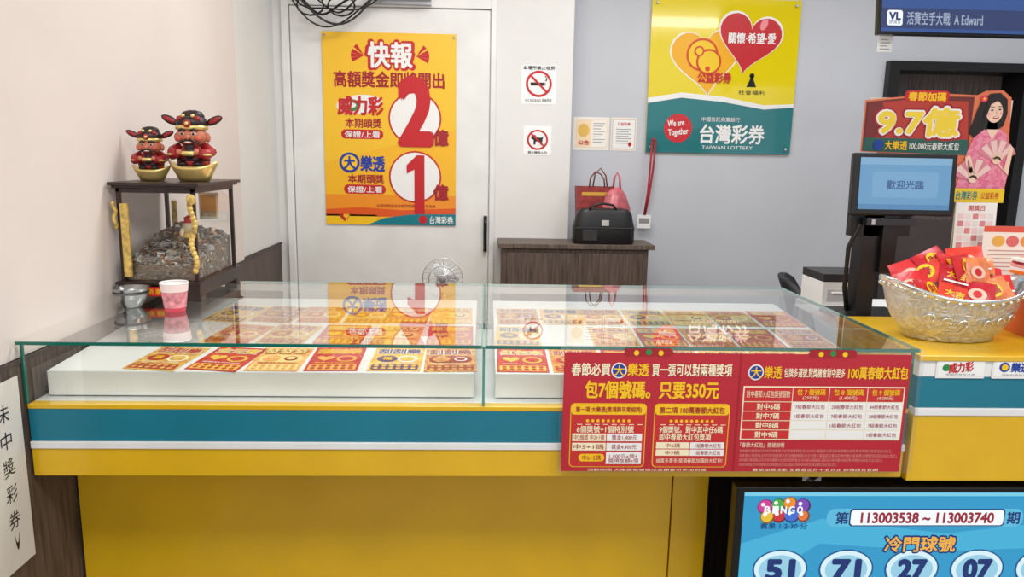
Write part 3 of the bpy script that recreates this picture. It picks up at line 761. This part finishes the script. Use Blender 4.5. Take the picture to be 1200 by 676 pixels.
fan(1176,190,24,150,30,9,8); fan(1150,212,24,160,40,8,10)
for (u,v,l) in((1176,188,12),(1150,210,13)):
    A.D(u,v+1,5,SKIN,l,4.5)
    for k in range(4): A.D(u-3.6+k*2.4,v-4+abs(k-1.5)*.7,1.15,SKIN,l,3.6,-.15*(k-1.5))
    A.D(u+5.2,v-1,1.2,SKIN,l,3,-.6)
A.P([(1186,200),(1190,172),(1194,178),(1192,206),(1180,196),(1178,190)],SKIN,11)
A.P([(1138,186),(1144,184),(1153,208),(1147,213)],SKIN,11)
A.R(1112,222,1190,238,mat((245,205,40),.35),14); A.H(1124,230,4,RED,15); A.T('台灣彩券',1132,225,1158,235,TEAL,15,.02); A.T('公益彩券',1162,226,1184,234,RED,15,.01)
st=A.done('jackpot_standee',(1.585,.84,1.557),FACE)
b=B()
b.box(-.25,.255,-.0,.003,-.02,.165,mat((225,215,200),.7)); b.box(.03,.25,0,.003,-.186,-.02,mat((225,215,200),.7)); b.box(.10,.18,.003,.010,-.586,.1,mat((190,170,140),.7)); b.box(.06,.22,-.03,.06,-.586,-.580,mat((190,170,140),.7))
o=b.done('easel_back'); o.parent=st; o.matrix_parent_inverse=Matrix.Identity(4); o.rotation_euler=(-pi/2,0,0); o.location=(0,0,-.001)

# document rack with printed sheets
rk=empty('document_rack')
A=Art(0,0,100,100,.15,.19); A.backing(WHITE,.002)
pp=(mat((244,214,214),.5),mat((240,230,228),.5),mat((222,140,145),.5))
for i_ in range(6):
    for j_ in range(5): A.RR(6+j_*18,20+i_*13,20+j_*18,30+i_*13,2,pp[(i_*2+j_)%3],1)
A.T('開獎日',30,5,70,15,mat((200,80,80),.5),1,.02)
A.done('calendar_sheet',(1.69,.735,1.275),(pi/2-.05,0,.06),parent=rk)
A=Art(0,0,100,100,.20,.17); A.backing(mat((250,240,234),.5),.002); A.R(0,0,100,12,mat((226,90,70),.4),1); A.D(26,30,11,mat((240,180,80),.4),1); A.D(50,30,11,mat((226,110,110),.4),1); A.D(74,30,11,mat((240,150,80),.4),1)
for i_ in range(6): A.R(10,48+i_*8,90-(i_%3)*12,50+i_*8,mat((205,150,140),.5),1)
A.D(70,74,14,mat((240,150,80),.4),2)
A.done('notice_sheet',(1.79,.68,1.21),(pi/2-.05,0,-.04),parent=rk)
b=B(); b.box(1.60,1.98,.75,.77,.971,1.20,DGREY); b.box(1.60,1.98,.66,.75,.971,.985,DGREY); b.box(1.60,1.98,.655,.66,.971,1.12,DGREY)
for k in range(4): b.box(1.62,1.90,.69+k*.012,.693+k*.012,.985,1.16+k*.005,(WHITE,CREAM,WHITE,ORG)[k])
b.done('holder',parent=rk,bevel=.001)

# ------------------------------------------------------------ silver ingot bowl and snacks
b=B()
SB=mat((222,222,218),.28,.75,kind='emboss'); SB2=mat((224,223,218),.2,.85)
rx,ry,N=.192,.125,56
def ring(k,z,lift):
    return [(rx*k*math.cos(a)*(1+.05*abs(math.cos(a))**4*(z/.13)),ry*k*math.sin(a),z+lift*abs(math.cos(a))**2.5) for a in [2*pi*i/N for i in range(N)]]
b.grid([ring(.56,0,0),ring(.64,.002,0),ring(.64,.012,0),ring(.70,.02,0),ring(.83,.055,.004),ring(.91,.085,.018),ring(.955,.108,.034),ring(.965,.112,.038)],SB,True,True,False)
b.grid([ring(.965,.112,.038),ring(1.01,.117,.042),ring(1.02,.122,.046),ring(1.0,.126,.048),ring(.96,.122,.046),ring(.93,.115,.042),ring(.82,.06,.01),ring(.5,.02,0)],SB2,True,False,True)
for k in range(40):
    a=2*pi*k/40
    b.ell((rx*.985*math.cos(a)*(1+.05*abs(math.cos(a))**4*.9),ry*.985*math.sin(a),.112+.040*abs(math.cos(a))**2.5),(.006,.006,.006),SB2,8)
for sx in(-1,1):
    for q in range(3):
        u=sx*(.03+q*.04)
        pts=[]
        for i_ in range(14):
            t=i_/13*4.2; r_=.018*(1-t/5.5)
            x=u+sx*r_*math.cos(t); z=.055+q*.006+r_*math.sin(t)
            kk=.74+.14*min(1,z/.06)+.06*max(0,(z-.06)/.05)
            yy=-ry*kk*math.sqrt(max(0,1-(x/(rx*kk))**2))
            pts.append((x,yy-.001,z))
        b.tube(pts,.0028,SB2,6)
b.done('silver_ingot_bowl',(1.288,.20,1.0265),(0,0,.03))
b=B()
cr=[mat((205,35,40),.3,kind='crumple'),mat((222,64,48),.3,kind='crumple'),mat((190,30,45),.3),mat((232,130,80),.3,kind='crumple'),mat((214,45,52),.3)]
random.seed(11)
b.ell((0,0,.075),(.13,.075,.065),cr[2],20)
items=[(-.085,-.03,.135),(-.03,-.05,.125),(.03,-.055,.125),(.085,-.035,.135),(.12,-.01,.145),(-.12,0,.14),(-.07,.02,.175),(-.01,-.015,.170),(.05,-.01,.180),(.10,.02,.165),(0,.03,.20),(.05,.035,.205),(-.04,.045,.205),(.09,.045,.19),(-.10,.04,.165),(.02,.0,.195)]
for k,(x,y,z) in enumerate(items):
    w,h=((.10,.07),(.08,.065),(.09,.09))[k%3]
    b.X=Matrix.Translation((x,y,z-.012))@Euler((random.uniform(.6,1.25),random.uniform(-.4,.4),random.uniform(-.6,.6))).to_matrix().to_4x4()
    m=cr[k%5]
    n=8; rows=[]
    for i_ in range(n+1):
        u=i_/n*2-1
        rows.append([(u*w/2,v*h/2,.010*(1-u*u)*(1-v*v)+.0006) for v in [j/6*2-1 for j in range(7)]])
    b.grid(rows,m,False); rows=[[(p[0],p[1],-p[2]) for p in r] for r in rows]; b.grid(rows,m,False)
    b.X=b.X@Matrix.Translation((0,0,.0105))
    if k%3==0: b.disc(0,0,w*.22,YEL,0); b.text(random.choice('福春發財'),-w*.15,-h*.18,w*.15,h*.18,DRED,1,.03)
    elif k%3==1: b.text(random.choice(('新年','旺旺','大吉')),-w*.3,-h*.15,w*.3,h*.15,YEL,0,.03); b.rect(-w*.4,-h*.35,w*.4,-h*.27,WHITE,0)
    else: b.disc(0,0,w*.25,mat((240,190,170),.4),0,ry=h*.2); b.disc(0,0,w*.12,RED,1)
    b.X=Matrix.Identity(4)
b.done('snack_packets',(1.288,.20,1.0265+.012))

# gift boxes right edge
b=B()
b.box(1.515,1.80,.12,.38,1.0265,1.14,mat((222,106,52),.4)); b.box(1.51,1.805,.115,.385,1.14,1.165,mat((205,60,50),.4))
b.X=Matrix.Translation((1.66,.1135,1.085))@Matrix.Rotation(pi/2,4,'X'); b.rrect(-.12,-.035,.12,.04,.008,mat((250,225,170),.4),1); b.text('新年快樂',-.10,-.025,.10,.03,RED,2,.03); b.X=Matrix.Identity(4)
b.done('gift_box',bevel=.003)
b=B()
for k in range(8):
    b.X=Matrix.Translation((1.65,.24,1.170+k*.0085))@Matrix.Rotation(random.uniform(-.2,.2),4,'Z')
    b.box(-.115,.115,-.09,.09,-.004,.004,(WHITE,RED,mat((240,225,220),.5),ORG,WHITE,mat((235,160,160),.5),RED,WHITE)[k])
b.X=b.X@Matrix.Translation((0,0,.0045)); b.rect(-.09,.01,.09,.06,mat((230,140,150),.5),1); b.text('春節加碼',-.08,-.05,.08,-.01,RED,1,.03)
b.X=Matrix.Identity(4)
b.done('leaflet_stack')

# ------------------------------------------------------------ pedestal fan behind counter
b=B(); wire=mat((205,207,210),.3,.6)
c=Vector((-.19,1.55,.95)); R_=.09
for k in range(24):
    a=2*pi*k/24
    d_=Vector((math.cos(a),0,math.sin(a)))
    b.tube([c+Vector((0,-.05,0))+d_*.02,c+Vector((0,-.045,0))+d_*.05,c+Vector((0,-.02,0))+d_*.08,c+d_*R_,c+Vector((0,.03,0))+d_*.08,c+Vector((0,.05,0))+d_*.03],.0012,wire,5)
for r_,y in((R_,0),(.06,-.04),(.02,-.05)): b.tube([c+Vector((r_*math.cos(2*pi*i/36),y,r_*math.sin(2*pi*i/36))) for i in range(37)],.0025,wire,6)
for k in range(3):
    a=2*pi*k/3; b.ell(c+Vector((math.cos(a)*.04,-.005,math.sin(a)*.04)),(.034,.003,.022),mat((215,218,220),.3),14,Euler((.3,-a,0)))
b.ell(c+Vector((0,-.03,0)),(.016,.016,.016),GREY); b.ell(c+Vector((0,.08,0)),(.035,.05,.035),WHITE)
b.tube([c+Vector((0,.08,-.03)),(-.19,1.63,.5),(-.19,1.63,.03)],.012,WHITE,12)
b.lathe((-.19,1.63,0),[(.15,0),(.15,.015),(.10,.03),(.02,.045)],WHITE,32)
b.done('pedestal_fan')

# office chair seen from the side
b=B(); fab=mat((30,30,34),.6)
b.X=Matrix.Translation((1.72,1.55,-.115))@Matrix.Rotation(1.25,4,'Z')
b.ell((0,0,.52),(.22,.22,.045),fab)
rows=[[(x,.22+.10*(-(x/.24)**2)+yy+lean,z) for (x,yy) in [(-.21*k,0),(-.11*k,0),(0,0),(.11*k,0),(.21*k,0),(.21*k,.03),(.11*k,.03),(0,.03),(-.11*k,.03),(-.21*k,.03)]] for z,k,lean in((.62,.7,0),(.68,.95,.01),(.84,1.0,.03),(.97,.95,.06),(1.05,.8,.09),(1.08,.5,.10))]
b.grid(rows,fab,True,True,True)
b.box(-.03,.03,.24,.27,.45,.80,BLACK); b.box(-.03,.03,.0,.27,.45,.48,BLACK)
b.tube([(0,0,.48),(0,0,.19)],.025,GREY,12)
for k in range(5):
    a=2*pi*k/5; b.tube([(0,0,.20),(.24*math.cos(a),.24*math.sin(a),.175)],.018,BLACK,8); b.ell((.25*math.cos(a),.25*math.sin(a),.143),(.028,.02,.028),BLACK,12)
b.X=Matrix.Identity(4); b.done('office_chair')

# ------------------------------------------------------------ lights
def area(name,loc,sx,sy,p,col=(1,1,1)):
    l=bpy.data.lights.new(name,'AREA'); l.shape='RECTANGLE'; l.size=sx; l.size_y=sy; l.energy=p; l.color=col
    o=bpy.data.objects.new(name,l); COL.objects.link(o); o.location=loc; return o
area('ceiling_light',(-.1,-1.4,2.97),1.2,.6,36,(1,.98,.95))
area('ceiling_light',(.2,1.0,2.97),1.2,.6,33,(1,.99,.97))
area('ceiling_light',(2.2,1.2,2.97),1.2,.6,27,(.98,.99,1))
area('ceiling_light',(2.2,-1.4,2.97),1.2,.6,33,(1,.99,.97))
w=bpy.data.worlds.new('world'); S.world=w; w.use_nodes=True
w.node_tree.nodes['Background'].inputs[0].default_value=(.98,.99,1,1); w.node_tree.nodes['Background'].inputs[1].default_value=1.0

# ------------------------------------------------------------ camera
F=867.0
pitch=math.radians(10.17); yaw=math.radians(2.16); roll=0.018
M=Matrix.Rotation(-yaw,4,'Z')@Matrix.Rotation(pi/2-pitch,4,'X')@Matrix.Rotation(roll,4,'Z')
cam=bpy.data.objects.new('camera',bpy.data.cameras.new('camera')); COL.objects.link(cam)
cam.matrix_world=Matrix.Translation((0,-1.76,1.5))@M
cam.data.sensor_width=36; cam.data.lens=F/1200*36; cam.data.clip_start=.02
S.camera=cam
